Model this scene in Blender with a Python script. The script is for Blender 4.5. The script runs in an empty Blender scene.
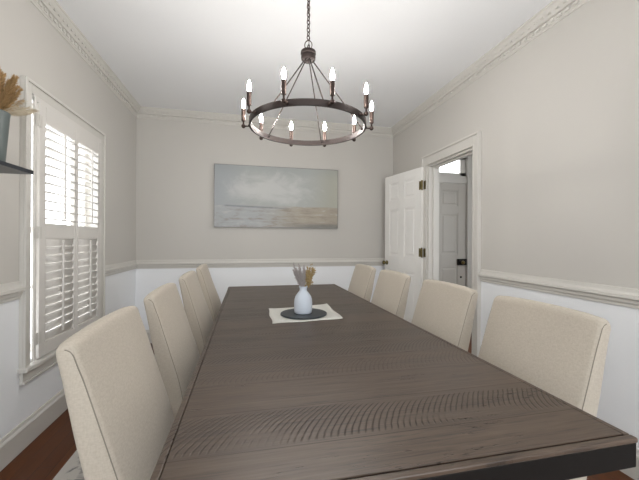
import bpy, bmesh, math, random
from mathutils import Vector, Matrix
random.seed(7)
PI = math.pi
C = bpy.context.scene.collection
SC = bpy.context.scene

# ---------------------------------------------------------------- camera
CAMZ = 1.213
cam_d = bpy.data.cameras.new('camera'); cam = bpy.data.objects.new('camera', cam_d); C.objects.link(cam)
cam_d.sensor_width = 36; cam_d.lens = 325.88/639*36; cam_d.clip_start = 0.05
yaw, pitch, roll = 0.21704, 0.00073, 0.0049
fw = Vector((math.sin(yaw)*math.cos(pitch), math.cos(yaw)*math.cos(pitch), math.sin(pitch)))
rt = Vector((math.cos(yaw), -math.sin(yaw), 0)); up = rt.cross(fw)
r2 = rt*math.cos(roll)+up*math.sin(roll); u2 = -rt*math.sin(roll)+up*math.cos(roll)
cam.matrix_world = Matrix(((r2.x, u2.x, -fw.x, 0), (r2.y, u2.y, -fw.y, 0), (r2.z, u2.z, -fw.z, CAMZ), (0, 0, 0, 1)))
SC.camera = cam

# ---------------------------------------------------------------- world, exposure, daylight portals
SKY = 2.9
W = bpy.data.worlds.new('world'); SC.world = W; W.use_nodes = True
bg = W.node_tree.nodes['Background']; bg.inputs[0].default_value = (0.93, 0.965, 1.0, 1); bg.inputs[1].default_value = SKY
SC.view_settings.view_transform = 'Standard'; SC.view_settings.look = 'None'
SC.view_settings.gamma = 1; SC.view_settings.use_curve_mapping = False
SC.view_settings.exposure = 1.06
SC.cycles.max_bounces = 14; SC.cycles.diffuse_bounces = 10; SC.cycles.transparent_max_bounces = 16
BULB = 205.0

# room numbers
XL, XR, YB, YF, CH = -1.27, 1.95, 4.16, -1.5, 2.74
def portal(name, loc, direction, sx, sy):
    l = bpy.data.lights.new(name, 'AREA'); l.shape = 'RECTANGLE'; l.size = sx; l.size_y = sy; l.cycles.is_portal = True
    o = bpy.data.objects.new(name, l); C.objects.link(o); o.location = loc
    o.rotation_euler = Vector(direction).to_track_quat('-Z', 'Y').to_euler()
portal('window_daylight', (XL-.13, 2.71, 1.29), (1, 0, 0), .9, 1.55)
portal('window_daylight', (-.35, YF-.13, 1.45), (0, 1, 0), 1.2, 1.9)  # portal of the added left window behind the camera
portal('window_daylight', (1.1, YF-.13, 1.45), (0, 1, 0), 1.2, 1.9)  # portal of the added right window behind the camera
portal('transom_daylight', (2.63, YB+.14, 2.295), (0, -1, 0), .8, .2)

# ---------------------------------------------------------------- node helpers
def lin(c): return tuple((v/12.92 if v <= .04045 else ((v+.055)/1.055)**2.4) for v in c)
class NT:
    def __init__(s, name):
        s.m = bpy.data.materials.new(name); s.m.use_nodes = True; s.t = s.m.node_tree
        s.b = s.t.nodes['Principled BSDF']; s.out = s.t.nodes['Material Output']
        s.co = s.t.nodes.new('ShaderNodeTexCoord').outputs['Object']
    def n(s, typ, **kw):
        nd = s.t.nodes.new(typ)
        for k, v in kw.items(): setattr(nd, k, v)
        return nd
    def put(s, sock, v):
        if hasattr(v, 'is_linked') or isinstance(v, bpy.types.NodeSocket): s.t.links.new(v, sock)
        else: sock.default_value = v
    def math(s, op, a, b=0.0, c=0.0):
        nd = s.n('ShaderNodeMath', operation=op)
        s.put(nd.inputs[0], a); s.put(nd.inputs[1], b); s.put(nd.inputs[2], c); return nd.outputs[0]
    def sep(s, v=None):
        nd = s.n('ShaderNodeSeparateXYZ'); s.put(nd.inputs[0], v or s.co); return nd.outputs
    def comb(s, x, y, z):
        nd = s.n('ShaderNodeCombineXYZ')
        for i, q in enumerate((x, y, z)): s.put(nd.inputs[i], q)
        return nd.outputs[0]
    def noise(s, vec, scale=5, detail=3, rough=.5, dist=0):
        nd = s.n('ShaderNodeTexNoise'); s.put(nd.inputs['Vector'], vec or s.co)
        nd.inputs['Scale'].default_value = scale; nd.inputs['Detail'].default_value = detail
        nd.inputs['Roughness'].default_value = rough; nd.inputs['Distortion'].default_value = dist
        return nd.outputs['Fac']
    def scl(s, v, k):
        nd = s.n('ShaderNodeMapping'); s.put(nd.inputs[0], v or s.co); nd.inputs['Scale'].default_value = k; return nd.outputs[0]
    def mix(s, f, a, b):
        nd = s.n('ShaderNodeMix', data_type='RGBA')
        s.put(nd.inputs[0], f); s.put(nd.inputs[6], a if not isinstance(a, tuple) else (*a[:3], 1)); s.put(nd.inputs[7], b if not isinstance(b, tuple) else (*b[:3], 1))
        return nd.outputs[2]
    def ramp(s, f, a, b):
        nd = s.n('ShaderNodeMapRange', interpolation_type='SMOOTHSTEP'); s.put(nd.inputs[0], f); nd.inputs[1].default_value = a; nd.inputs[2].default_value = b
        return nd.outputs[0]
    def bump(s, h, strength=.3, dist=.002):
        nd = s.n('ShaderNodeBump'); nd.inputs['Strength'].default_value = strength; nd.inputs['Distance'].default_value = dist
        s.put(nd.inputs['Height'], h); s.t.links.new(nd.outputs[0], s.b.inputs['Normal'])
    def fin(s, col, rough=.5, spec=.5, metal=0):
        s.put(s.b.inputs['Base Color'], col if not isinstance(col, tuple) else (*col[:3], 1))
        s.put(s.b.inputs['Roughness'], rough); s.b.inputs['Specular IOR Level'].default_value = spec
        s.b.inputs['Metallic'].default_value = metal; return s.m
def paint(name, col, rough=.6, spec=.3, var=.02):
    t = NT(name); n = t.noise(None, 3, 3)
    c2 = tuple(v*(1-var) for v in col)
    t.bump(t.noise(None, 240, 2), .05, .0005)
    return t.fin(t.mix(n, col, c2), rough, spec)
def metal(name, col, rough=.4, m=1.0, var=.25):
    t = NT(name); n = t.noise(None, 30, 4)
    return t.fin(t.mix(n, col, tuple(v*(1-var) for v in col)), rough, .5, m)

M = {}
M['wall'] = paint('greige wall paint', (.54, .519, .484), .7, .25)
M['wain'] = paint('white dado paint', (.84, .855, .875), .55, .3)
M['ceil'] = paint('ceiling paint', (.86, .87, .885), .8, .2)
M['trim'] = paint('ivory trim paint', (.60, .58, .54), .4, .4)
M['door'] = paint('door paint', (.80, .785, .755), .38, .4)
M['hall'] = paint('entrance door paint darkened for dim hall', (.47, .445, .40), .4, .4)  # shade of the dim hall is put into this door colour
M['shut'] = paint('shutter paint', (.66, .635, .60), .4, .4)
M['bronze'] = metal('oil rubbed bronze', (.075, .05, .042), .45, .7)
M['ringmetal'] = metal('dark bronze', (.045, .033, .030), .5, .6)
M['brass'] = metal('aged brass', (.20, .16, .07), .4, .9)
M['iron'] = metal('black iron', (.02, .017, .015), .45, .8)
M['black'] = paint('black lacquer', (.017, .020, .028), .35, .5, .2)
M['darkwood'] = paint('dark stained leg wood', (.045, .03, .022), .45, .4, .3)
M['frame'] = metal('pewter frame', (.33, .32, .31), .5, .6)

def mk_table(name, marks=True):
    t = NT(name); x, y, z = t.sep()
    w = .165
    yy = t.math('ADD', y, .03)
    pl = t.math('FLOOR', t.math('DIVIDE', yy, w)); v = t.math('SUBTRACT', t.math('FRACT', t.math('DIVIDE', yy, w)), .5)
    wn = t.n('ShaderNodeTexWhiteNoise', noise_dimensions='1D'); t.put(wn.inputs['W'], t.math('ADD', pl, 3.3)); rnd = wn.outputs['Value']
    # wood grain running across the table
    gv = t.comb(t.math('ADD', t.math('MULTIPLY', x, 2.2), t.math('MULTIPLY', rnd, 19)), t.math('MULTIPLY', y, 46), z)
    g = t.noise(gv, 1.6, 5, .6, .6)
    g2 = t.noise(t.comb(t.math('MULTIPLY', x, 7), t.math('MULTIPLY', y, 150), z), 1.5, 3, .6)
    # arc shaped saw marks
    off = t.math('ADD', v, t.math('ADD', .55, t.math('MULTIPLY', rnd, .35)))
    arc = t.math('SUBTRACT', x, t.math('MULTIPLY', t.math('MULTIPLY', off, off), .085))
    arc = t.math('SUBTRACT', arc, t.math('MULTIPLY', rnd, .035))
    wob = t.math('MULTIPLY', t.noise(t.scl(None, (3, 9, 1)), 1.5, 2), 5)
    ph = t.math('ADD', t.math('MULTIPLY', arc, 2*PI/.0165), wob)
    s_ = t.ramp(t.math('SINE', ph), .35, 1.0)
    mask = t.ramp(t.noise(t.comb(t.math('MULTIPLY', x, 1.6), t.math('ADD', t.math('MULTIPLY', v, 1.4), t.math('MULTIPLY', pl, 5.0)), 0.0), 1.5, 2), .36, .50)
    mask = t.math('MULTIPLY', mask, t.ramp(rnd, .22, .36))
    edge = t.ramp(t.math('ABSOLUTE', v), .46, .36)
    mk = t.math('MULTIPLY', t.math('MULTIPLY', s_, mask), edge)
    seam = t.ramp(t.math('ABSOLUTE', v), .490, .498)
    # rough torn patches
    torn = t.math('MULTIPLY', t.ramp(t.noise(t.scl(None, (6, 34, 1)), 2, 4, .7), .60, .68), t.ramp(t.noise(t.scl(None, (1, 3, 1)), 1.7, 1), .5, .6))
    base = t.mix(g, (.034, .023, .016), (.150, .104, .074))
    g3 = t.noise(t.comb(t.math('MULTIPLY', x, 3.5), t.math('MULTIPLY', y, 90), rnd), 1.3, 4, .7)
    base = t.mix(t.math('MULTIPLY', t.ramp(g3, .53, .64), .72), base, (.030, .022, .018))
    base = t.mix(t.math('MULTIPLY', rnd, .4), base, (.070, .054, .044))
    base = t.mix(t.math('MULTIPLY', t.ramp(g2, .5, .75), .45), base, (.035, .027, .024))
    dark = t.math('MAXIMUM', t.math('MULTIPLY', mk, .52), t.math('MAXIMUM', t.math('MULTIPLY', seam, .6), t.math('MULTIPLY', torn, .8)))
    col = t.mix(dark, base, (.012, .009, .008))
    h = t.math('SUBTRACT', t.math('MULTIPLY', g, .25), t.math('ADD', mk, t.math('ADD', t.math('MULTIPLY', torn, .8), t.math('MULTIPLY', g2, .15))))
    t.bump(h, .7, .0017)
    t.fin(col, t.math('ADD', t.math('MULTIPLY', g, .15), .31), .4)
    t.put(t.b.inputs['Specular IOR Level'], t.math('MULTIPLY', t.math('SUBTRACT', 1.0, t.math('MULTIPLY', dark, .85)), t.math('ADD', .34, t.math('MULTIPLY', g, .36))))
    return t.m
M['table'] = mk_table('dark rough sawn oak')
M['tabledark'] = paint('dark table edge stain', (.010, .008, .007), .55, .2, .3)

def mk_floor():
    t = NT('red brown wood floor'); x, y, z = t.sep()
    w = .083
    pl = t.math('FLOOR', t.math('DIVIDE', x, w)); v = t.math('SUBTRACT', t.math('FRACT', t.math('DIVIDE', x, w)), .5)
    wn = t.n('ShaderNodeTexWhiteNoise', noise_dimensions='1D'); t.put(wn.inputs['W'], pl); r = wn.outputs['Value']
    ylen = t.math('FRACT', t.math('ADD', t.math('DIVIDE', y, 1.1), t.math('MULTIPLY', r, 7)))
    g = t.noise(t.comb(t.math('MULTIPLY', x, 40), t.math('ADD', t.math('MULTIPLY', y, 2.5), t.math('MULTIPLY', r, 31)), 0.0), 1.5, 5, .6, .8)
    c = t.mix(g, (.045, .013, .003), (.17, .052, .012))
    c = t.mix(t.math('MULTIPLY', r, .5), c, (.06, .017, .005))
    seam = t.math('MAXIMUM', t.ramp(t.math('ABSOLUTE', v), .475, .49), t.ramp(ylen, .996, .999))
    c = t.mix(t.math('MULTIPLY', seam, .8), c, (.012, .005, .003))
    t.bump(t.math('SUBTRACT', t.math('MULTIPLY', g, .3), seam), .3, .001)
    return t.fin(c, .36, .3)
M['floor'] = mk_floor()

def mk_fabric():
    t = NT('oatmeal linen upholstery')
    a = t.noise(t.scl(None, (260, 260, 90)), 1, 2, .6); b = t.noise(t.scl(None, (90, 90, 330)), 1, 2, .6)
    w = t.math('MULTIPLY', t.math('ADD', a, b), .5)
    big = t.noise(None, 14, 3)
    c = t.mix(t.ramp(w, .34, .66), (.455, .403, .332), (.53, .475, .40))
    c = t.mix(t.math('MULTIPLY', big, .25), c, (.47, .42, .35))
    t.bump(w, .35, .0008)
    t.b.inputs['Sheen Weight'].default_value = .15; t.b.inputs['Sheen Roughness'].default_value = .5
    return t.fin(c, .92, .12)
M['fabric'] = mk_fabric()
M['seam'] = paint('seam thread', (.24, .215, .18), .9, .1)

def mk_rug():
    t = NT('faded patterned rug')
    n = t.noise(t.scl(None, (5, 5, 1)), 1.2, 5, .65, 1.5)
    vo = t.n('ShaderNodeTexVoronoi', feature='DISTANCE_TO_EDGE'); t.put(vo.inputs['Vector'], t.scl(None, (9, 9, 1))); vo.inputs['Scale'].default_value = 1
    p = t.math('MULTIPLY', t.ramp(vo.outputs['Distance'], .12, .04), t.ramp(n, .42, .6))
    x, y, z = t.sep()
    ed = t.math('MINIMUM', t.math('SUBTRACT', 1.29, t.math('ABSOLUTE', x)), t.math('SUBTRACT', 1.85, t.math('ABSOLUTE', y)))
    inner = t.ramp(ed, .035, .05)
    c = t.mix(n, (.56, .53, .48), (.47, .45, .42))
    c = t.mix(t.math('MULTIPLY', t.math('MAXIMUM', p, t.ramp(n, .56, .66)), inner), c, (.20, .19, .19))
    t.bump(t.noise(None, 400, 2), .5, .002)
    return t.fin(c, .95, .1)
M['rug'] = mk_rug()

def mk_painting():
    t = NT('painted seascape'); x, y, z = t.sep()     # x 0..1.555 , z 0..0.767
    u = t.math('DIVIDE', x, 1.555); v = t.math('DIVIDE', z, .767)
    streak = t.noise(t.scl(None, (3, 1, 16)), 1.6, 5, .65, .3)
    cl = t.noise(t.scl(None, (3.2, 1, 5.2)), 1.1, 6, .62, .5)
    fine = t.noise(t.scl(None, (22, 1, 60)), 1, 3, .6)
    du = t.math('SUBTRACT', u, .43); dv = t.math('SUBTRACT', v, .62)
    d = t.math('SQRT', t.math('ADD', t.math('MULTIPLY', du, du), t.math('MULTIPLY', t.math('MULTIPLY', dv, dv), 1.1)))
    cloud = t.ramp(t.math('ADD', t.math('SUBTRACT', .42, d), t.math('MULTIPLY', t.math('SUBTRACT', cl, .5), .9)), .02, .36)
    sky = t.mix(t.ramp(u, .0, .35), lin((.635, .65, .66)), lin((.66, .67, .66)))
    sky = t.mix(t.ramp(u, .70, 1.0), sky, lin((.68, .68, .635)))
    sky = t.mix(t.math('MULTIPLY', t.ramp(t.math('SUBTRACT', 1.0, v), .22, .02), .35), sky, lin((.58, .60, .60)))
    sky = t.mix(t.math('MULTIPLY', cloud, .62), sky, lin((.79, .79, .78)))
    sea = t.mix(t.ramp(t.math('ADD', u, t.math('MULTIPLY', streak, .4)), .45, .95), lin((.66, .67, .675)), lin((.66, .625, .57)))
    sea = t.mix(t.math('MULTIPLY', t.ramp(streak, .48, .68), .7), sea, lin((.56, .53, .49)))
    sea = t.mix(t.math('MULTIPLY', t.ramp(streak, .45, .3), .6), sea, lin((.78, .77, .75)))
    sea = t.mix(t.math('MULTIPLY', t.ramp(v, .11, .03), t.math('MULTIPLY', t.ramp(u, .45, .8), .7)), sea, lin((.42, .43, .43)))
    hz = t.math('ADD', .345, t.math('MULTIPLY', t.math('SUBTRACT', cl, .5), .03))
    c = t.mix(t.ramp(t.math('SUBTRACT', v, hz), -.012, .02), sea, sky)
    shore = t.math('MULTIPLY', t.ramp(t.math('ABSOLUTE', t.math('SUBTRACT', t.math('ADD', v, t.math('MULTIPLY', u, .05)), t.math('ADD', hz, .005))), .02, .005),
                   t.math('MULTIPLY', t.ramp(u, .06, .1), t.ramp(u, .62, .5)))
    c = t.mix(t.math('MULTIPLY', shore, t.math('ADD', t.math('MULTIPLY', streak, .8), .1)), c, lin((.42, .44, .46)))
    c = t.mix(t.math('MULTIPLY', fine, .12), c, lin((.55, .55, .52)))
    t.bump(fine, .3, .001)
    return t.fin(c, .6, .3)
M['painting'] = mk_painting()
M['ceramic'] = paint('matt white ceramic', (.60, .65, .72), .45, .4)
M['teal'] = paint('grey green ceramic', (.125, .148, .143), .45, .4, .15)
M['slate'] = paint('dark slate', (.045, .055, .062), .45, .4, .2)
M['pampas'] = paint('golden dried grass', (.50, .33, .16), .9, .1, .3)
M['palegold'] = paint('pale wispy grass', (.52, .45, .34), .9, .1, .2)
M['pale'] = paint('grey mauve dried grass', (.55, .50, .48), .9, .1, .25)
M['sprig'] = paint('ochre dried flowers', (.48, .35, .17), .9, .1, .3)
M['stem'] = paint('dry stems', (.20, .14, .08), .9, .1, .2)
def mk_mat():
    t = NT('cream woven placemat'); w = t.noise(t.scl(None, (200, 200, 1)), 1, 2)
    t.bump(w, .4, .001); return t.fin(t.mix(w, (.60, .59, .54), (.80, .79, .74)), .85, .1)
M['mat'] = mk_mat()
def mk_glass():
    t = NT('window glass'); tr = t.n('ShaderNodeBsdfTransparent'); gl = t.n('ShaderNodeBsdfGlossy'); gl.inputs['Roughness'].default_value = .03
    lw = t.n('ShaderNodeLayerWeight'); mx = t.n('ShaderNodeMixShader')
    fr = t.math('ADD', t.math('MULTIPLY', t.math('POWER', lw.outputs['Facing'], 5.0), .7), .04)
    t.t.links.new(fr, mx.inputs[0]); t.t.links.new(tr.outputs[0], mx.inputs[1]); t.t.links.new(gl.outputs[0], mx.inputs[2])
    t.t.links.new(mx.outputs[0], t.out.inputs[0]); return t.m
M['glass'] = mk_glass()
def mk_bulb():
    t = NT('lit candle bulb'); t.b.inputs['Emission Color'].default_value = (1, .965, .92, 1); t.b.inputs['Emission Strength'].default_value = BULB
    return t.fin((.9, .9, .88), .3)
M['bulb'] = mk_bulb()

# ---------------------------------------------------------------- mesh helpers
def nb(): return bmesh.new()
def box(bm, x0, x1, y0, y1, z0, z1, mi=0):
    vs = [bm.verts.new(p) for p in ((x0, y0, z0), (x1, y0, z0), (x1, y1, z0), (x0, y1, z0), (x0, y0, z1), (x1, y0, z1), (x1, y1, z1), (x0, y1, z1))]
    for f in ((0, 3, 2, 1), (4, 5, 6, 7), (0, 1, 5, 4), (1, 2, 6, 5), (2, 3, 7, 6), (3, 0, 4, 7)):
        fc = bm.faces.new([vs[i] for i in f]); fc.material_index = mi
    return vs
def frustum_y(bm, x0, x1, z0, z1, y0, y1, ins):
    # rectangle at y0 shrinking by ins at y1
    a = [bm.verts.new(p) for p in ((x0, y0, z0), (x1, y0, z0), (x1, y0, z1), (x0, y0, z1))]
    b = [bm.verts.new(p) for p in ((x0+ins, y1, z0+ins), (x1-ins, y1, z0+ins), (x1-ins, y1, z1-ins), (x0+ins, y1, z1-ins))]
    bm.faces.new(b); bm.faces.new(a[::-1])
    for i in range(4): bm.faces.new((a[i], a[(i+1) % 4], b[(i+1) % 4], b[i]))
def tube(bm, pts, r, n=8, caps=True):
    pts = [Vector(p) for p in pts]; rs = r if isinstance(r, (list, tuple)) else [r]*len(pts)
    rings = []; prev = None
    for i, p in enumerate(pts):
        d = (pts[min(i+1, len(pts)-1)]-pts[max(i-1, 0)]).normalized()
        if prev is None:
            a = d.orthogonal().normalized()
        else:
            a = (prev-d*prev.dot(d)).normalized()
        prev = a; b = d.cross(a)
        rings.append([bm.verts.new(p+(a*math.cos(2*PI*k/n)+b*math.sin(2*PI*k/n))*rs[i]) for k in range(n)])
    for i in range(len(rings)-1):
        for k in range(n): bm.faces.new((rings[i][k], rings[i][(k+1) % n], rings[i+1][(k+1) % n], rings[i+1][k]))
    if caps: bm.faces.new(rings[0][::-1]); bm.faces.new(rings[-1])
def lathe(bm, prof, c=(0, 0, 0), n=24):
    rings = []
    for r, z in prof:
        if r < 1e-6: rings.append([bm.verts.new((c[0], c[1], c[2]+z))])
        else: rings.append([bm.verts.new((c[0]+r*math.cos(2*PI*k/n), c[1]+r*math.sin(2*PI*k/n), c[2]+z)) for k in range(n)])
    for a, b in zip(rings, rings[1:]):
        for k in range(n):
            q = [a[k % len(a)], a[(k+1) % len(a)], b[(k+1) % len(b)], b[k % len(b)]]
            u = []
            for v in q:
                if v not in u: u.append(v)
            if len(u) > 2: bm.faces.new(u)
def torus(bm, c, R, r, ax=Vector((0, 0, 1)), n=28, m=8, sx=1.0):
    q = Vector(ax).to_track_quat('Z', 'Y'); rings = []
    for i in range(n):
        a = 2*PI*i/n; ring = []
        for k in range(m):
            b = 2*PI*k/m; p = Vector(((R+r*math.cos(b))*math.cos(a)*sx, (R+r*math.cos(b))*math.sin(a), r*math.sin(b)))
            ring.append(bm.verts.new(Vector(c)+q @ p))
        rings.append(ring)
    for i in range(n):
        for k in range(m): bm.faces.new((rings[i][k], rings[(i+1) % n][k], rings[(i+1) % n][(k+1) % m], rings[i][(k+1) % m]))
def sweep(bm, prof, path, closed=False):
    """prof: (out, z); path: list of (x, y, nx, ny) where n is the outward offset direction (mitred)"""
    rings = [[bm.verts.new((x+nx*o, y+ny*o, z)) for o, z in prof] for x, y, nx, ny in path]
    L = len(prof)
    for i in range(len(rings)-1):
        for k in range(L): bm.faces.new((rings[i][k], rings[i+1][k], rings[i+1][(k+1) % L], rings[i][(k+1) % L]))
    bm.faces.new(rings[0][::-1]); bm.faces.new(rings[-1])
def obj(name, bm, mats, parent=None, smooth=False, bevel=0, seg=2, kind=None, loc=None):
    bmesh.ops.recalc_face_normals(bm, faces=bm.faces[:])
    me = bpy.data.meshes.new(name); bm.to_mesh(me); bm.free()
    for m in (mats if isinstance(mats, (list, tuple)) else [mats]): me.materials.append(M[m])
    if smooth: me.polygons.foreach_set('use_smooth', [True]*len(me.polygons))
    o = bpy.data.objects.new(name, me); C.objects.link(o)
    if parent: o.parent = parent
    if loc: o.location = loc
    if bevel:
        b = o.modifiers.new('bevel', 'BEVEL'); b.width = bevel; b.segments = seg; b.limit_method = 'ANGLE'; b.angle_limit = math.radians(40)
    if smooth and bevel: b.harden_normals = False
    if kind: o['kind'] = kind
    return o
def tag(o, label, cat, group=None, kind=None):
    o['label'] = label; o['category'] = cat
    if group: o['group'] = group
    if kind: o['kind'] = kind
    return o
def thing(name, label, cat, loc=(0, 0, 0), rz=0, group=None, kind=None):
    o = bpy.data.objects.new(name, None); o.empty_display_size = .1; C.objects.link(o)
    o.location = loc; o.rotation_euler = (0, 0, rz)
    return tag(o, label, cat, group, kind)
def copy_tree(o, parent=None):
    c = o.copy(); C.objects.link(c)
    if parent: c.parent = parent
    for ch in list(o.children): copy_tree(ch, c)
    return c

# ---------------------------------------------------------------- shell
DADO = .885
def wall_y(name, x0, x1, ya, yb, holes, label, z1=CH, mats=('wall', 'wain'), dado=DADO):
    """wall slab between x0..x1 running ya..yb with rectangular holes (y0,y1,z0,z1)"""
    bm = nb(); ys = sorted({ya, yb, *[h[0] for h in holes], *[h[1] for h in holes]}); zs = sorted({0, dado, z1, *[h[2] for h in holes], *[h[3] for h in holes]})
    for a, b in zip(ys, ys[1:]):
        for c, d in zip(zs, zs[1:]):
            if any(h[0] <= a and b <= h[1] and h[2] <= c and d <= h[3] for h in holes): continue
            box(bm, x0, x1, a, b, c, d, 1 if d <= dado else 0)
    return tag(obj(name, bm, mats, kind='structure'), label, 'wall')
def wall_x(name, y0, y1, xa, xb, holes, label, mats=('wall', 'wain'), dado=DADO):
    bm = nb(); xs = sorted({xa, xb, *[h[0] for h in holes], *[h[1] for h in holes]}); zs = sorted({0, dado, CH, *[h[2] for h in holes], *[h[3] for h in holes]})
    for a, b in zip(xs, xs[1:]):
        for c, d in zip(zs, zs[1:]):
            if any(h[0] <= a and b <= h[1] and h[2] <= c and d <= h[3] for h in holes): continue
            box(bm, a, b, y0, y1, c, d, 1 if d <= dado else 0)
    return tag(obj(name, bm, mats, kind='structure'), label, 'wall')
WY0, WY1, WZ0, WZ1 = 2.25, 3.175, .49, 2.075
DY0, DY1, DZ = 2.505, 3.27, 2.045
FX0, FX1, FZ = 2.165, 3.10, 2.045
XH = 3.85
wall_y('wall_left', XL-.14, XL, YF, YB, [(WY0, WY1, WZ0, WZ1)], 'greige wall with white lower half, holding the shuttered window')
wall_y('wall_right', XR, XR+.12, YF, YB, [(DY0, DY1, 0, DZ)], 'greige wall with white lower half, pierced by the open doorway')
wall_x('wall_back', YB, YB+.16, XL-.14, XR+.12, [], 'far greige wall with white lower half behind the seascape painting')
wall_x('wall_front', YF-.14, YF, XL-.14, XR+.12, [(-.95, .25, .5, 2.4), (.5, 1.7, .5, 2.4)], 'wall behind the camera with two window openings added for daylight')
wall_x('wall_hall_far', YB, YB+.16, XR+.12, XH+.12, [(FX0, FX1, 0, 2.42)], 'hall wall around the panelled entrance door', ('wall', 'wall'))
wall_y('wall_hall_right', XH, XH+.12, .6, YB, [(1.3, 2.9, .6, 2.2)], 'hall side wall beyond the doorway', CH, ('wall', 'wall'))  # opening for the unseen window added to light the hall
wall_x('wall_hall_near', .48, .6, XR+.12, XH+.12, [], 'near end wall of the hall', ('wall', 'wall'))
portal('added_hall_daylight', (XH+.11, 2.1, 1.4), (-1, 0, 0), 1.6, 1.6)  # portal of the added hall window
bm = nb(); box(bm, XL-.14, XH+.12, YF-.14, YB+.16, -.1, 0)
tag(obj('floor', bm, 'floor', kind='structure'), 'red brown narrow plank wood floor', 'floor')
bm = nb(); box(bm, XL-.14, XH+.12, YF-.14, YB+.16, CH, CH+.1)
tag(obj('ceiling', bm, 'ceil', kind='structure'), 'smooth pale grey white ceiling', 'ceiling')

# crown moulding with two rows of little blocks
crown = [(0, CH), (.066, CH), (.066, CH-.010), (.058, CH-.015), (.050, CH-.032), (.036, CH-.050), (.030, CH-.060), (.030, CH-.066), (.014, CH-.070), (.014, CH-.100), (.009, CH-.104), (.006, CH-.112), (0, CH-.114)]
def room_path(inset_corners=True):
    return [(XL, YF, 1, 1), (XL, YB, 1, -1), (XR, YB, -1, -1), (XR, YF, -1, 1), (XL, YF, 1, 1)]
for nm, a, b in (('trim_1', 0, 1), ('trim_2', 1, 2), ('trim_3', 2, 3)):
    P = room_path(); bm = nb(); sweep(bm, crown, [P[a], P[b]])
    L = math.hypot(P[b][0]-P[a][0], P[b][1]-P[a][1]); n = int(L/.052)
    for i in range(1, n):
        t_ = i*L/n
        for (o0, o1, z0, z1, hw) in ((.012, .023, CH-.094, CH-.074, .013), (.034, .047, CH-.048, CH-.030, .009)):
            if t_ < .08 or t_ > L-.08: continue
            if nm == 'trim_1': box(bm, XL+o0, XL+o1, YF+t_-hw, YF+t_+hw, z0, z1)
            elif nm == 'trim_2': box(bm, XL+t_-hw, XL+t_+hw, YB-o1, YB-o0, z0, z1)
            else: box(bm, XR-o1, XR-o0, YB-t_-hw, YB-t_+hw, z0, z1)
    tag(obj(nm, bm, 'trim', kind='structure'), 'ivory crown moulding with dentil blocks on the %s wall' % {'trim_1': 'left', 'trim_2': 'far', 'trim_3': 'right'}[nm], 'crown moulding')
# chair rail
rail = [(0, .972), (.009, .970), (.012, .950), (.020, .938), (.033, .934), (.034, .920), (.020, .912), (.018, .896), (.011, .886), (.010, .872), (0, .870)]
def rail_seg(nm, path, label, prof=rail, cat='chair rail'):
    bm = nb(); sweep(bm, prof, path); return tag(obj(nm, bm, 'trim', kind='structure'), label, cat)
rail_seg('trim_4', [(XL, YF, 1, 0), (XL, 2.178, 1, 0)], 'ivory chair rail left of the shuttered window')
rail_seg('trim_5', [(XL, 3.247, 1, 0), (XL, YB, 1, -1), (XR, YB, -1, -1), (XR, 3.36, -1, 0)], 'ivory chair rail running from the window round the far wall')
rail_seg('trim_6', [(XR, 2.418, -1, 0), (XR, YF, -1, 0)], 'ivory chair rail on the right wall, nearer than the doorway')
basep = [(0, .155), (.006, .153), (.010, .135), (.018, .125), (.020, .118), (.018, .114), (.018, .0), (0, 0)]
rail_seg('baseboard_left', [(XL, YF, 1, 1), (XL, YB, 1, -1)], 'ivory baseboard along the left wall', basep, 'baseboard')
rail_seg('baseboard_back', [(XL, YB, 1, -1), (XR, YB, -1, -1)], 'ivory baseboard along the far wall', basep, 'baseboard')
rail_seg('baseboard_right', [(XR, 2.418, -1, 0), (XR, YF, -1, 0)], 'ivory baseboard on the right wall, nearer than the doorway', basep, 'baseboard')
rail_seg('baseboard_hall', [(FX1+.1, YB, 0, -1), (XH, YB, 0, -1)], 'baseboard in the hall beside the entrance door', basep, 'baseboard')

# ---------------------------------------------------------------- window 1, left wall
win = thing('window_1', 'tall left wall window in ivory casing behind white shutters', 'window', (XL, 2.71, WZ0), kind='structure')
def W_(bm, x0, x1, y0, y1, z0, z1): box(bm, x0, x1, y0-2.71, y1-2.71, z0-WZ0, z1-WZ0)
bm = nb()
for a, b in ((2.178, WY0-.004), (WY1+.004, 3.247)):
    W_(bm, 0, .022, a, b, .445, 2.145)
W_(bm, 0, .022, WY0-.004, WY1+.004, WZ1, 2.145)
W_(bm, .022, .034, 2.178, 2.196, .445, 2.145); W_(bm, .022, .034, 3.229, 3.247, .445, 2.145); W_(bm, .022, .034, 2.196, 3.229, 2.127, 2.145)
obj('window_casing', bm, 'trim', win, bevel=.003, kind='structure')
bm = nb(); W_(bm, .0, .050, 2.165, 3.262, .447, .474); W_(bm, -.14, .0, WY0, WY1, .46, .478)
obj('window_sill', bm, 'trim', win, bevel=.006, kind='structure')
bm = nb(); W_(bm, 0, .018, 2.185, 3.24, .375, .445); W_(bm, .018, .026, 2.185, 3.24, .375, .39)
obj('window_apron', bm, 'trim', win, bevel=.003, kind='structure')
bm = nb()
for (a, b, c, d) in ((WY0, WY0+.035, .49, WZ1), (WY1-.035, WY1, .49, WZ1), (WY0, WY1, WZ1-.04, WZ1), (WY0, WY1, .478, .54), (WY0, WY1, 1.25, 1.29)): W_(bm, -.125, -.09, a, b, c, d)
for yy in (2.558, 2.866): W_(bm, -.118, -.097, yy-.01, yy+.01, .5, WZ1)
for zz in (.9, 1.66): W_(bm, -.118, -.097, WY0, WY1, zz-.01, zz+.01)
obj('window_sash', bm, 'door', win, kind='structure')
bm = nb(); W_(bm, -.109, -.106, WY0+.03, WY1-.03, .53, WZ1-.03)
obj('window_glass', bm, 'glass', win, kind='structure')
bm = nb()   # narrow shutter hanging strip
for a, b in ((2.264, 2.284), (3.150, 3.172)): W_(bm, .016, .028, a, b, .480, 2.062)
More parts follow.
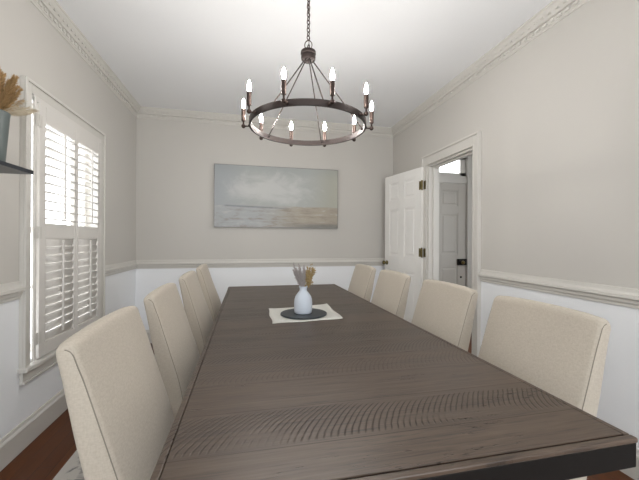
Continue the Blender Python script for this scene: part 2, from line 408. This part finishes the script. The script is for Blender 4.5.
W_(bm, -.02, .024, 2.264, 3.172, 2.043, 2.075)
obj('shutter_frame', bm, 'shut', win, bevel=.002, kind='structure')

# shutters
def shutter(label, y0, y1, hinge):
    P0, P1 = y0, y1; zc0, zc1 = .484, 2.040
    t = thing('plantation_shutter', label, 'shutter', (XL+.018, (P0+P1)/2, zc0), group='white plantation shutters on the left window')
    hw = (P1-P0)/2; H = zc1-zc0
    st = .062 if hinge else .050
    sl, sr = (.064, .026) if hinge else (.026, .050)
    z = lambda v: v-zc0
    bm = nb(); x0, x1 = -.014, .014
    box(bm, x0, x1, -hw, -hw+sl, 0, H); box(bm, x0, x1, hw-sr, hw, 0, H)
    box(bm, x0, x1, -hw+sl, hw-sr, 0, z(.565)); box(bm, x0, x1, -hw+sl, hw-sr, z(1.215), z(1.312)); box(bm, x0, x1, -hw+sl, hw-sr, z(1.937), H)
    obj('shutter_panel', bm, 'shut', t, bevel=.003)
    def louv(za, zb, n, ang, nm, rod_x):
        bm = nb(); pitch = (zb-za)/n; ca, sa = math.cos(ang), math.sin(ang)
        for i in range(n):
            zc = z(za)+pitch*(i+.5); pr = []
            for k in range(12):
                a = 2*PI*k/12; px, pz = .031*math.cos(a), .0048*math.sin(a)
                pr.append((px*ca-pz*sa, zc+px*sa+pz*ca))
            A = [bm.verts.new((px, -hw+sl+.001, pz)) for px, pz in pr]; B = [bm.verts.new((px, hw-sr-.001, pz)) for px, pz in pr]
            for k in range(12): bm.faces.new((A[k], A[(k+1) % 12], B[(k+1) % 12], B[k]))
            bm.faces.new(A[::-1]); bm.faces.new(B)
        obj(nm, bm, 'shut', t, smooth=True)
        bm = nb(); yc = (sl-sr)/2; rx = rod_x
        box(bm, rx, rx+.010, yc-.006, yc+.006, z(za)+.03, z(zb)-.008)
        obj('tilt_rod', bm, 'shut', t, bevel=.002)
    louv(1.314, 1.935, 11, math.radians(-2), 'upper_louvers', .031)
    louv(.567, 1.213, 12, math.radians(76), 'lower_louvers', .024)
    if hinge:
        for zz in (1.93, 1.25, .61):
            bm = nb(); box(bm, .0145, .0165, -hw-.040, -hw+.022, z(zz)-.036, z(zz)+.036); tube(bm, [(.018, -hw-.010, z(zz)-.038), (.018, -hw-.010, z(zz)+.038)], .004, 8)
            obj('hinge', bm, 'brass' if False else 'trim', t)
    return t
shutter('white louvred shutter panel nearest the shelf, hinged at the left casing', 2.304, 2.742, True)
shutter('white louvred shutter panel on the far side of the window', 2.746, 3.148, False)

# unseen windows, added to bring daylight into the room and hall
def added_window(name, label, ax, c, half, z0, z1, wall, sgn):
    t = thing(name, label, 'window', (0, 0, 0), kind='structure')
    def B(bm, d0, d1, a, b, c0, c1):
        lo, hi = sorted((wall+sgn*d0, wall+sgn*d1))
        if ax == 'x': box(bm, lo, hi, a, b, c0, c1)
        else: box(bm, a, b, lo, hi, c0, c1)
    bm = nb()
    for a, b, c0, c1 in ((c-half-.07, c-half, z0-.07, z1+.07), (c+half, c+half+.07, z0-.07, z1+.07), (c-half, c+half, z1, z1+.07), (c-half, c+half, z0-.07, z0)): B(bm, 0, .02, a, b, c0, c1)
    obj('window_casing', bm, 'trim', t, kind='structure')
    bm = nb()
    for a, b, c0, c1 in ((c-half, c-half+.04, z0, z1), (c+half-.04, c+half, z0, z1), (c-half, c+half, z1-.04, z1), (c-half, c+half, z0, z0+.05), (c-half, c+half, (z0+z1)/2-.02, (z0+z1)/2+.02)): B(bm, -.1, -.07, a, b, c0, c1)
    obj('window_sash', bm, 'door', t, kind='structure')
    bm = nb(); B(bm, -.087, -.084, c-half+.03, c+half-.03, z0+.03, z1-.03); obj('window_glass', bm, 'glass', t, kind='structure')
added_window('added_window_2', 'unseen bare window added for daylight, left behind the camera', 'y', -.35, .6, .5, 2.4, YF, 1)
added_window('added_window_3', 'unseen bare window added for daylight, right behind the camera', 'y', 1.1, .6, .5, 2.4, YF, 1)
added_window('added_window_4', 'unseen bare window added to light the hall, in its side wall', 'x', 2.1, .8, .6, 2.2, XH, -1)

# ---------------------------------------------------------------- doorway casing, jamb and doors
bm = nb(); x0, x1 = XR-.022, XR
for a, b in ((2.420, DY0+.0), (DY1, 3.355)): box(bm, x0, x1, a, b, 0, 2.155)
box(bm, x0, x1, DY0, DY1, DZ, 2.155)
box(bm, XR-.036, x0, 2.420, 2.440, 0, 2.155); box(bm, XR-.036, x0, 3.335, 3.355, 0, 2.155); box(bm, XR-.036, x0, 2.440, 3.335, 2.135, 2.155)
box(bm, XR-.028, x0, DY0-.014, DY0, 0, DZ+.014); box(bm, XR-.028, x0, DY0, DY1, DZ, DZ+.014)
tag(obj('trim_7', bm, 'trim', bevel=.003, kind='structure'), 'ivory casing around the open doorway in the right wall', 'door casing')
bm = nb(); box(bm, XR, XR+.12, DY0, DY0+.018, 0, DZ); box(bm, XR, XR+.12, DY1-.018, DY1, 0, DZ); box(bm, XR, XR+.12, DY0+.018, DY1-.018, DZ-.018, DZ)
box(bm, XR+.05, XR+.085, DY0+.018, DY0+.030, 0, DZ-.018); box(bm, XR+.05, XR+.085, DY1-.030, DY1-.018, 0, DZ-.018); box(bm, XR+.05, XR+.085, DY0+.03, DY1-.03, DZ-.030, DZ-.018)
tag(obj('trim_8', bm, 'trim', kind='structure'), 'ivory door jamb lining the open doorway', 'door jamb')
bm = nb(); x0, x1 = XR+.12, XR+.14
box(bm, x0, x1, DY0-.08, DY0, 0, 2.13); box(bm, x0, x1, DY1, DY1+.08, 0, 2.13); box(bm, x0, x1, DY0, DY1, DZ, 2.13)
tag(obj('trim_9', bm, 'trim', kind='structure'), 'casing of the doorway on the hall side', 'door casing')

def leaf(name, parent, w, h, t, z0=.008, mat='door'):
    """panelled leaf: x 0..w, y -t/2..t/2 ; two columns, three rows"""
    bm = nb(); st = .105*w/.76 + .0; mu = st*.95
    rows = [(z0+.24, .845), (1.02, 1.605), (1.715, h-.10)]
    box(bm, 0, st, -t/2, t/2, z0, h); box(bm, w-st, w, -t/2, t/2, z0, h); box(bm, w/2-mu/2, w/2+mu/2, -t/2, t/2, z0, h)
    zz = [z0]+[v for r in rows for v in r]+[h]
    for i in range(0, len(zz), 2):
        for a, b in ((st, w/2-mu/2), (w/2+mu/2, w-st)): box(bm, a, b, -t/2, t/2, zz[i], zz[i+1])
    box(bm, st, w-st, -t/2+.009, t/2-.009, z0+.1, h-.05)
    for a, b in ((st, w/2-mu/2), (w/2+mu/2, w-st)):
        for r in rows:
            for s in (-1, 1):
                y_rec = s*(t/2-.009)
                frustum_y(bm, a+.028, b-.028, r[0]+.028, r[1]-.028, y_rec, s*(t/2-.003), .014)
                # ovolo moulding round the recess
                for (p0, p1, q0, q1) in ((a, a+.010, r[0], r[1]), (b-.010, b, r[0], r[1]), (a+.010, b-.010, r[0], r[0]+.010), (a+.010, b-.010, r[1]-.010, r[1])):
                    lo, hi = sorted((y_rec, s*(t/2-.004))); box(bm, p0, p1, lo, hi, q0, q1)
    return obj(name, bm, mat, parent, bevel=.0015, seg=1, kind='structure')
HX, HY = 1.915, 3.325
dang = math.atan2(4.02-HY, 1.782-HX)
d1 = thing('door_1', 'white panelled door swung open against the right wall', 'door', (HX, HY, 0), dang, kind='structure')
leaf('door_leaf', d1, .700, 2.04, .035)
bm = nb(); lathe(bm, [(0, 0), (.028, 0), (.028, .006), (.010, .010), (.010, .030), (.022, .036), (.027, .048), (.022, .060), (0, .064)], n=20)
bm.transform(Matrix.Translation((.650, .0175, .928)) @ Matrix.Rotation(-PI/2, 4, 'X')); obj('door_knob', bm, 'brass', d1, smooth=True)
bm = nb(); lathe(bm, [(0, 0), (.028, 0), (.028, .006), (.010, .010), (.010, .030), (.022, .036), (.027, .048), (.022, .060), (0, .064)], n=20)
bm.transform(Matrix.Translation((.650, -.0175, .928)) @ Matrix.Rotation(PI/2, 4, 'X')); obj('door_knob', bm, 'brass', d1, smooth=True)
for zz in (1.835, 1.08, .25):
    bm = nb(); tube(bm, [(-.006, .012, zz-.055), (-.006, .012, zz+.055)], .009, 10)
    box(bm, -.001, .034, .0178, .0205, zz-.048, zz+.048)
    # plate on the casing
    inv = Matrix.Translation((HX, HY, 0)) @ Matrix.Rotation(dang, 4, 'Z'); inv = inv.inverted()
    v0 = len(bm.verts); vs = box(bm, XR-.026, XR-.0225, HY-.050, HY-.008, zz-.048, zz+.048)
    for v in vs: v.co = inv @ v.co
    obj('door_hinge', bm, 'brass', d1)

# hall entrance door, its casing and transom
d2 = thing('door_2', 'closed panelled entrance door seen through the doorway', 'door', (FX0+.003, YB+.03, 0), 0, kind='structure')
leaf('door_leaf', d2, FX1-FX0-.006, 2.044, .045, mat='hall')
lx = 3.035-FX0
bm = nb(); box(bm, lx-.085, lx+.055, -.055, -.0225, .862, .955)
obj('rim_lock', bm, 'iron', d2, bevel=.004)
bm = nb(); lathe(bm, [(0, 0), (.010, 0), (.010, .02), (.024, .028), (.027, .042), (.018, .055), (0, .058)], n=18)
bm.transform(Matrix.Translation((lx-.035, -.055, .905)) @ Matrix.Rotation(PI/2, 4, 'X')); obj('door_knob', bm, 'brass', d2, smooth=True)
bm = nb(); lathe(bm, [(0, 0), (.016, 0), (.014, .006), (0, .008)], n=14)
bm.transform(Matrix.Translation((lx-.02, -.0225, .69)) @ Matrix.Rotation(PI/2, 4, 'X')); obj('key_escutcheon', bm, 'iron', d2, smooth=True)
bm = nb(); lathe(bm, [(0, 0), (.010, 0), (.009, .005), (0, .006)], n=14)
bm.transform(Matrix.Translation((.457, -.0225, 1.56)) @ Matrix.Rotation(PI/2, 4, 'X')); obj('peephole', bm, 'iron', d2, smooth=True)
bm = nb()
box(bm, FX0-.07, FX0, YB-.022, YB, 0, 2.50); box(bm, FX1, FX1+.10, YB-.022, YB, 0, 2.50); box(bm, FX0, FX1, YB-.022, YB, 2.42, 2.50)
box(bm, FX1+.08, FX1+.10, YB-.04, YB-.022, 0, 2.50); box(bm, FX1, FX1+.02, YB-.03, YB-.022, 0, 2.42)
tag(obj('trim_10', bm, 'trim', bevel=.003, kind='structure'), 'ivory casing around the hall entrance door and transom', 'door casing')
bm = nb(); box(bm, FX0, FX1, YB, YB+.10, FZ+.004, 2.15)
for a, b, c, d in ((FX0, FX0+.05, 2.15, 2.42), (FX1-.09, FX1, 2.15, 2.42), (FX0, FX1, 2.15, 2.195), (FX0, FX1, 2.395, 2.42)): box(bm, a, b, YB+.02, YB+.06, c, d)
w6 = thing('window_5', 'bright transom window above the hall entrance door', 'window', (0, 0, 0), kind='structure')
obj('window_frame', bm, 'trim', w6, kind='structure')
bm = nb(); box(bm, FX0+.04, FX1-.08, YB+.038, YB+.041, 2.19, 2.40); obj('window_glass', bm, 'glass', w6, kind='structure')

# ---------------------------------------------------------------- rug
bm = nb(); box(bm, -1.29, 1.29, -1.85, 1.85, 0, .007)
tag(obj('area_rug', bm, 'rug', bevel=.003, loc=(.34, 2.05, .0005)), 'faded cream and grey patterned rug under the dining table', 'rug')
RZ = .0095

# ---------------------------------------------------------------- dining table
TX0, TX1, TY0, TY1, TZ = -.175, .865, .564, 3.200, .770
tcx, tcy = (TX0+TX1)/2, (TY0+TY1)/2
tab = thing('dining_table', 'long dark brown rough sawn wood dining table with dining chairs on both sides', 'table', (tcx, tcy, RZ))
hx, hy = (TX1-TX0)/2, (TY1-TY0)/2; tz = TZ-RZ
bm = nb(); box(bm, -hx+.0180, hx-.0180, -hy+.0200, hy-.0180, tz-.0055, tz)
obj('tabletop', bm, 'table', tab, bevel=.0015, seg=1)
bm = nb(); e = .0165
for a, b, c, d in ((-hx, hx, -hy, -hy+e), (-hx, hx, hy-e, hy), (-hx, -hx+e, -hy+e, hy-e), (hx-e, hx, -hy+e, hy-e)): box(bm, a, b, c, d, tz-.012, tz-.0005)
obj('edge_band', bm, 'table', tab, bevel=.003, seg=2)
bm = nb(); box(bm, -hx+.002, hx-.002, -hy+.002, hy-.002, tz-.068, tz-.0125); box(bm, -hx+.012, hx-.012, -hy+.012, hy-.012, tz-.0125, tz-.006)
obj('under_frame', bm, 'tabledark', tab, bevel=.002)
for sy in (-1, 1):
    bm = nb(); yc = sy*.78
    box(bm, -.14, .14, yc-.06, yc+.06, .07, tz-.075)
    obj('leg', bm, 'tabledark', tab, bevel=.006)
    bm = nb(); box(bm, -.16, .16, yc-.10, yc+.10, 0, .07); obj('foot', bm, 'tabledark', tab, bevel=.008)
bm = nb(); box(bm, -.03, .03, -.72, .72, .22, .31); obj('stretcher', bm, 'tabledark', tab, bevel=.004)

# ---------------------------------------------------------------- chairs (u = distance away from the table centre line)
def loft(bm, prof, hw, rr, nseg=5, crown=0.0, corner=0, ztop=0, bulge=None):
    """closed side profile [(u,z)] lofted across y in [-hw,hw] with softly rounded side edges"""
    # inward normals of profile
    P = [Vector(p) for p in prof]; n = len(P)
    area = sum(P[i].x*P[(i+1) % n].y-P[(i+1) % n].x*P[i].y for i in range(n)); sg = 1 if area > 0 else -1
    N = []
    for i in range(n):
        d = (P[(i+1) % n]-P[i-1]); nn = Vector((-d.y, d.x)); nn.normalize(); N.append(nn*sg)
    st = []
    for k in range(nseg+1):
        a = PI/2*k/nseg; st.append((-hw+rr*(1-math.sin(a)), rr*(1-math.cos(a))))
    st = st[::-1]                      # from inset face to full
    sections = [(y, ins) for y, ins in st]
    sections = [(-hw+rr*(1-math.cos(PI/2*k/nseg)), rr*(1-math.sin(PI/2*k/nseg))) for k in range(nseg+1)]
    mids = 8
    mid = [(-hw+rr+(2*hw-2*rr)*k/mids, 0) for k in range(1, mids)]
    sections = sections+mid+[(-y, i_) for y, i_ in sections[::-1]]
    rings = []
    for y, ins in sections:
        t = max(0.0, 1-(y/hw)**2)
        ring = []
        for i in range(n):
            px, pz = P[i].x+N[i].x*(ins-crown*t), P[i].y+N[i].y*(ins-crown*t)
            if corner:      # round the upper corners
                e = max(0.0, abs(y)-(hw-corner)); drop = corner-math.sqrt(max(0.0, corner**2-e*e))
                w = max(0.0, min(1.0, (pz-(ztop-.10))/.10)); pz -= (drop*.8+.004*(y/hw)**2)*w
            if bulge: px -= bulge(px, pz)*t
            ring.append(bm.verts.new((px, y, pz)))
        rings.append(ring)
    for a, b in zip(rings, rings[1:]):
        for k in range(n): bm.faces.new((a[k], a[(k+1) % n], b[(k+1) % n], b[k]))
    bm.faces.new(rings[0][::-1]); bm.faces.new(rings[-1])
HW = .235
def interp(tbl, z):
    for (z0, a), (z1, b) in zip(tbl, tbl[1:]):
        if z0 <= z <= z1: return a+(b-a)*(z-z0)/(z1-z0)
    return tbl[-1][1] if z > tbl[-1][0] else tbl[0][1]
# measured front and back faces of the backrest
FRONT = [(.42, .600), (.48, .612), (.55, .622), (.62, .640), (.72, .670), (.86, .712), (.96, .742), (1.0, .750)]
BACK = [(.38, .672), (.48, .692), (.63, .720), (.73, .743), (.86, .767), (.96, .786), (1.0, .792)]
def smooth_tbl(tbl, z): return (interp(tbl, z-.03)+interp(tbl, z)+interp(tbl, z+.03))/3
def make_chair(label):
    t = thing('dining_chair', label, 'chair', (0, 0, 0), 0, 'oatmeal upholstered dining chairs around the table')
    TOP = .974-RZ; r = .024
    # backrest profile
    zs = [.40+(TOP-r-.40)*k/16 for k in range(17)]
    f = [(smooth_tbl(FRONT, z+RZ), z) for z in zs]; b = [(smooth_tbl(BACK, z+RZ), z) for z in zs[::-1]]
    uf, ub = f[-1][0], b[0][0]; uc = (uf+ub)/2; hwid = (ub-uf)/2
    top = []
    for k in range(1, 8):
        a = PI-PI*k/8; top.append((uc+.001+hwid*math.copysign(abs(math.cos(a))**.9, math.cos(a)), TOP-r+r*abs(math.sin(a))**.9))
    bm = nb(); loft(bm, f+top+b, HW, .015, 6, .005, .030, TOP,
         lambda u, z: .038*max(0.0, min(1.0, (.95-z)/.34))*max(0.0, min(1.0, ((smooth_tbl(FRONT, z+RZ)+smooth_tbl(BACK, z+RZ))/2-u)/.03)))
    obj('backrest', bm, 'fabric', t, smooth=True)
    # piped seams down both sides of the backrest front
    for s in (-1, 1):
        bm = nb(); pts = []; ys = HW-.0035
        e_ = ys-(HW-.030); drop = .030-math.sqrt(.030**2-e_*e_)
        P_ = [(u+.0054, z) for u, z in f[2:]]+[(u+(.0054 if u < uc else 0), z-.005) for u, z in top[:4]]
        for u, z in P_:
            w = max(0.0, min(1.0, (z-(TOP-.10))/.10)); pts.append((u, s*ys, z-(drop*.8+.004)*w))
        tube(bm, pts, .0015, 6); obj('seam', bm, 'seam', t, smooth=True)
    # seat
    bm = nb(); sp = [(.215, .385), (.61, .385), (.61, .465), (.58, .478), (.45, .483), (.30, .481), (.235, .474), (.213, .455)]
    loft(bm, [(u, z-RZ) for u, z in sp], HW-.002, .018, 4, .002)
    obj('seat', bm, 'fabric', t, smooth=True)
    for s in (-1, 1):
        y = s*(HW-.035)
        bm = nb(); tube(bm, [(.250, y, 0), (.245, y, .385-RZ)], [.016, .024], 4)
        obj('leg', bm, 'darkwood', t)
        bm = nb(); tube(bm, [(.705, y, 0), (.640, y, .395)], [.016, .024], 4)
        obj('leg', bm, 'darkwood', t)
    return t
CL = .345
chairs = [   # side, y centre, label, tiny turn
 (-1, 1.105, 'nearest oatmeal upholstered dining chair on the left, closest to the camera beside the window wall', 0),
 (-1, 1.765, 'second left side upholstered chair, directly behind the nearest left one', 0),
 (-1, 2.500, 'third left side upholstered chair counted from the camera, before the farthest left one', 0),
 (-1, 3.235, 'farthest left side upholstered chair, beside the far end of the table', 0),
 (1, 1.040, 'nearest right side upholstered chair, before the white lower wall', 0),
 (1, 1.650, 'second right side upholstered chair, before the open doorway', 0),
 (1, 2.335, 'third right side upholstered chair, its back overlapping the open white door', 0),
 (1, 2.975, 'farthest right side upholstered chair, at the far corner below the door knob', 0)]
proto = None
for s, y, lab, rz in chairs:
    if proto is None: o = proto = make_chair(lab)
    else: o = copy_tree(proto); o['label'] = lab
    o.location = (CL, y, RZ); o.rotation_euler = (0, 0, (0 if s > 0 else PI)+rz)

# ---------------------------------------------------------------- table centrepiece
bm = nb(); nx, ny = 16, 16; g = {}
corners = [Vector((.130, 2.095)), Vector((.530, 2.170)), Vector((.525, 1.765)), Vector((.130, 1.735))]
mc = sum(corners, Vector((0, 0)))/4
for i in range(nx+1):
    for j in range(ny+1):
        u, v = i/nx, j/ny
        p = (corners[3]*(1-u)+corners[2]*u)*(1-v)+(corners[0]*(1-u)+corners[1]*u)*v - mc
        ripple = .0010*math.sin(u*17)*math.sin(v*3)
        lift = .007*max(0, (1-u)-.86)/.14*max(0, v-.2) + .006*max(0, v-.88)/.12*max(0, u-.3) + .004*max(0, u-.92)/.08
        g[i, j] = bm.verts.new((p.x+.004*math.sin(v*9), p.y+.004*math.sin(u*11), .0022+lift+ripple*0))
for i in range(nx):
    for j in range(ny): bm.faces.new((g[i, j], g[i+1, j], g[i+1, j+1], g[i, j+1]))
o = obj('placemat', bm, 'mat', smooth=True, loc=(mc.x, mc.y, TZ+.0005))
sm = o.modifiers.new('thickness', 'SOLIDIFY'); sm.thickness = .0018; sm.offset = 1
tag(o, 'cream fabric placemat with curled edges on the dark dining table', 'placemat')
bm = nb(); lathe(bm, [(0, 0), (.134, 0), (.137, .002), (.137, .007), (.134, .009), (0, .009)], n=64)
tag(obj('round_trivet', bm, 'slate', smooth=False, loc=(.327, 1.905, TZ+.0050)), 'round dark slate trivet lying on the cream placemat', 'trivet')
VB = TZ+.0142
bm = nb()
prof = [(0, 0), (.046, 0), (.051, .004), (.053, .020), (.0535, .060), (.0520, .080), (.046, .099), (.034, .116), (.0250, .127), (.0215, .134), (.0215, .146), (.025, .153), (.026, .157), (.023, .157), (.0185, .150), (.0185, .135), (.020, .125), (.035, .100), (.045, .070), (.045, .010), (0, .010)]
lathe(bm, prof, n=40)
tag(obj('bottle_vase', bm, 'ceramic', smooth=True, loc=(.322, 1.900, VB)), 'small matt white bottle vase of dried flowers on the slate trivet', 'vase')
bq = thing('dried_bouquet', 'dried grass and ochre flower bouquet standing in the small white vase', 'dried flowers', (.322, 1.900, VB+.02))
rnd = random.Random(3)
def plume(parent, base, tip, n, spread, hair, mat, name, rr=.0012, s0=.45, mid=None):
    base, tip = Vector(base), Vector(tip); bm = nb(); mid = Vector(mid) if mid else (base+tip)*.5
    tube(bm, [base, mid, tip], [.0016, .0013, .0007], 5)
    q = (tip-mid).normalized()
    for i in range(n):
        s = rnd.uniform(s0, 1.0); p = mid+(tip-mid)*((s-.5)/.5) if s > .5 else base+(mid-base)*s/.5
        d = (q*rnd.uniform(.6, 1.1)+Vector((rnd.uniform(-1, 1), rnd.uniform(-1, 1), rnd.uniform(-.6, .6)))*spread).normalized()
        w = hair*(1.15-abs(s-.7)*1.8)*rnd.uniform(.6, 1.1)
        side = d.cross(Vector((rnd.uniform(-1, 1), rnd.uniform(-1, 1), rnd.uniform(-1, 1)))).normalized()*rr
        a = bm.verts.new(p-side); b = bm.verts.new(p+side); m = bm.verts.new(p+d*w*.6+side*1.1+Vector((0, 0, -.001))); e_ = bm.verts.new(p+d*w-Vector((0, 0, w*.12)))
        bm.faces.new((a, b, m)); bm.faces.new((a, m, e_))
    return obj(name, bm, mat, parent)
for i in range(16):
    tip = Vector((-.058+.070*rnd.random(), rnd.uniform(-.022, .022), rnd.uniform(.210, .272)))
    plume(bq, (rnd.uniform(-.006, .006), rnd.uniform(-.006, .006), .01), tip, 300, .42, .030, 'pale', 'grass_plume', .0012, .52, (tip.x*.22, tip.y*.3, .128))
def sprig(parent, tip, mat='sprig'):
    bm = nb(); tip = Vector(tip); tube(bm, [(0, 0, .01), (tip.x*.22, tip.y*.3, .128), tip], [.0014, .0012, .0008], 5)
    for i in range(46):
        c = tip+Vector((rnd.gauss(0, .009), rnd.gauss(0, .010), rnd.gauss(-.010, .012))); r = rnd.uniform(.0022, .0048)
        m_ = Matrix.Translation(c) @ Matrix.Scale(r, 4); bmesh.ops.create_icosphere(bm, subdivisions=1, radius=1, matrix=m_)
        tube(bm, [tip*.75, c], .0005, 4)
    return obj('flower_sprig', bm, mat, parent)
for tip in ((.022, .0, .215), (.036, .01, .245), (.030, -.015, .190), (.058, .0, .238), (.036, .0, .172), (.046, .01, .215)): sprig(bq, tip)

# ---------------------------------------------------------------- painting
p = thing('painting', 'wide pale abstract seascape canvas hanging on the far wall', 'painting', (-.400, YB-.033, 1.368))
bm = nb(); box(bm, .006, 1.549, -.002, .028, .006, .761); obj('canvas', bm, 'painting', p)
bm = nb()
for a, b, c, d in ((0, .005, 0, .767), (1.550, 1.555, 0, .767), (.005, 1.550, 0, .005), (.005, 1.550, .762, .767)): box(bm, a, b, -.005, .032, c, d)
obj('picture_frame', bm, 'frame', p)

# ---------------------------------------------------------------- floating shelf with vase
bm = nb(); box(bm, XL+.001, -1.050, 1.00, 1.906, 1.535, 1.554)
tag(obj('wall_shelf', bm, 'black', bevel=.0015), 'black floating shelf on the left wall beside the window', 'shelf')
VS = (-1.160, 1.785, 1.5545)
bm = nb(); prof = [(0, 0), (.052, 0), (.055, .004), (.060, .08), (.066, .16), (.071, .235), (.073, .243), (.070, .246), (.067, .240), (.060, .14), (.052, .012), (0, .012)]
lathe(bm, prof, n=40)
tag(obj('tapered_vase', bm, 'teal', smooth=True, loc=VS), 'tapered grey green vase on the black wall shelf', 'vase')
pb = thing('pampas_bouquet', 'golden dried pampas grass fanning out of the grey green vase', 'dried grass', (VS[0], VS[1], VS[2]+.02))
for i in range(56):
    a = rnd.uniform(-.9, 2.6); rr = rnd.uniform(.02, .165); tip = Vector((rr*math.cos(a)*.9, rr*math.sin(a), rnd.uniform(.40, .46)-rr*.55))
    if tip.x < -.085: tip.x = -.085
    plume(pb, (tip.x*.15, tip.y*.15, .01), tip, 420, .38, .038, 'pampas', 'grass_plume', .0015, .56, (tip.x*.33, tip.y*.33, .222))
for i in range(7):
    tip = Vector((.05+.03*rnd.random(), .12+.10*rnd.random(), .28+.05*rnd.random()))
    plume(pb, (.01, .02, .02), tip, 160, .45, .05, 'palegold', 'grass_plume', .0008, .54, (tip.x*.3, tip.y*.22, .228))

# ---------------------------------------------------------------- chandelier
CX_, CY_, RINGZ, RR = .342, 1.880, CAMZ+.668, .335
ch = thing('chandelier', 'round bronze wagon wheel chandelier with ten lit candle bulbs', 'chandelier', (CX_, CY_, RINGZ))
view = math.atan2(CX_, CY_)     # angle of the line camera -> chandelier, measured from +y
def at(ang, r, z=0):            # ang measured from the side facing the camera, positive to the right
    a = math.radians(ang); f = Vector((-math.sin(view), -math.cos(view), 0)); s = Vector((math.cos(view), -math.sin(view), 0))
    return f*math.cos(a)*r+s*math.sin(a)*r+Vector((0, 0, z))
bm = nb(); n = 96; hh = .0165
prf = [(RR-.006, -hh), (RR+.004, -hh), (RR+.004, hh), (RR-.006, hh)]
lathe(bm, prf+[prf[0]], n=n); obj('ring', bm, 'ringmetal', ch, bevel=0)
HUB = 1.083-.668
bm = nb(); lathe(bm, [(0, .028), (.034, .028), (.044, .022), (.045, .006), (.040, .002), (.040, -.004), (.043, -.008), (.041, -.026), (.034, -.032), (.016, -.034), (.014, -.042), (0, -.044)], n=32)
bm.transform(Matrix.Translation((0, 0, HUB))); obj('hub', bm, 'ringmetal', ch, bevel=.002)
bm = nb(); torus(bm, (0, 0, HUB+.060), .027, .0032, Vector((.25, 1, 0)), 24, 8, .8); torus(bm, (0.0, 0, HUB+.045), .016, .003, (1, .2, 0), 16, 6)
obj('hanging_loop', bm, 'bronze', ch, smooth=True)
bm = nb(); z = HUB+.103; k = 0; top = CH-RINGZ-.028
pitch = .030
while z < top+.01:
    torus(bm, (0, 0, z), .0130, .0034, (1, .45, 0) if k % 2 else (-.45, 1, 0), 16, 6, .72)
    z += pitch*.75; k += 1
for v in bm.verts: pass
tube(bm, [(.004, .004, HUB+.07), (.005, -.004, HUB+.2), (-.004, .004, HUB+.33), (0, 0, top)], .0020, 6)
obj('chain', bm, 'bronze', ch, smooth=True)
bm = nb(); T = CH-RINGZ; lathe(bm, [(0, T-.0005), (.062, T-.0005), (.062, T-.008), (.050, T-.022), (.012, T-.030), (0, T-.032)], n=32)
obj('ceiling_canopy', bm, 'bronze', ch, smooth=True)
for ang in (-33, 13.5, 98, 164, -130):
    bm = nb(); a = at(ang, .026, HUB-.030); b = at(ang, RR-.004, .006)
    tube(bm, [a, b], .0036, 8); e0 = at(ang, RR-.008, -.002); bmesh.ops.create_icosphere(bm, subdivisions=1, radius=.008, matrix=Matrix.Translation(at(ang, RR-.010, .004)))
    bmesh.ops.create_icosphere(bm, subdivisions=1, radius=.007, matrix=Matrix.Translation(a))
    obj('rod', bm, 'ringmetal', ch)
for k in range(10):
    ang = 18+36*k; HR = .375
    bm = nb(); p0 = at(ang, RR+.003, -.006); p1 = at(ang, HR, -.006)
    tube(bm, [p0, p1], .0045, 8)
    bmesh.ops.create_uvsphere(bm, u_segments=14, v_segments=8, radius=.0125, matrix=Matrix.Translation(p1))
    lathe(bm, [(0, 0), (.005, 0), (.005, .020), (.008, .022), (.008, .026), (0, .026)], (p1.x, p1.y, .0), 12)
    b_ = at(ang, RR+.006, -.002); bmesh.ops.create_icosphere(bm, subdivisions=1, radius=.009, matrix=Matrix.Translation(b_))
    arm = obj('candle_arm', bm, 'bronze', ch, smooth=True)
    bm = nb(); lathe(bm, [(0, .024), (.0115, .024), (.0122, .027), (.0122, .092), (.0105, .094), (0, .094)], (p1.x, p1.y, 0), 16)
    obj('candle_sleeve', bm, 'bronze', arm)
    bm = nb(); lathe(bm, [(0, .094), (.006, .094), (.0075, .100), (.0100, .112), (.0102, .120), (.0082, .134), (.0045, .146), (.0015, .154), (0, .155)], (p1.x, p1.y, 0), 14)
    obj('candle_bulb', bm, 'bulb', arm, smooth=True)
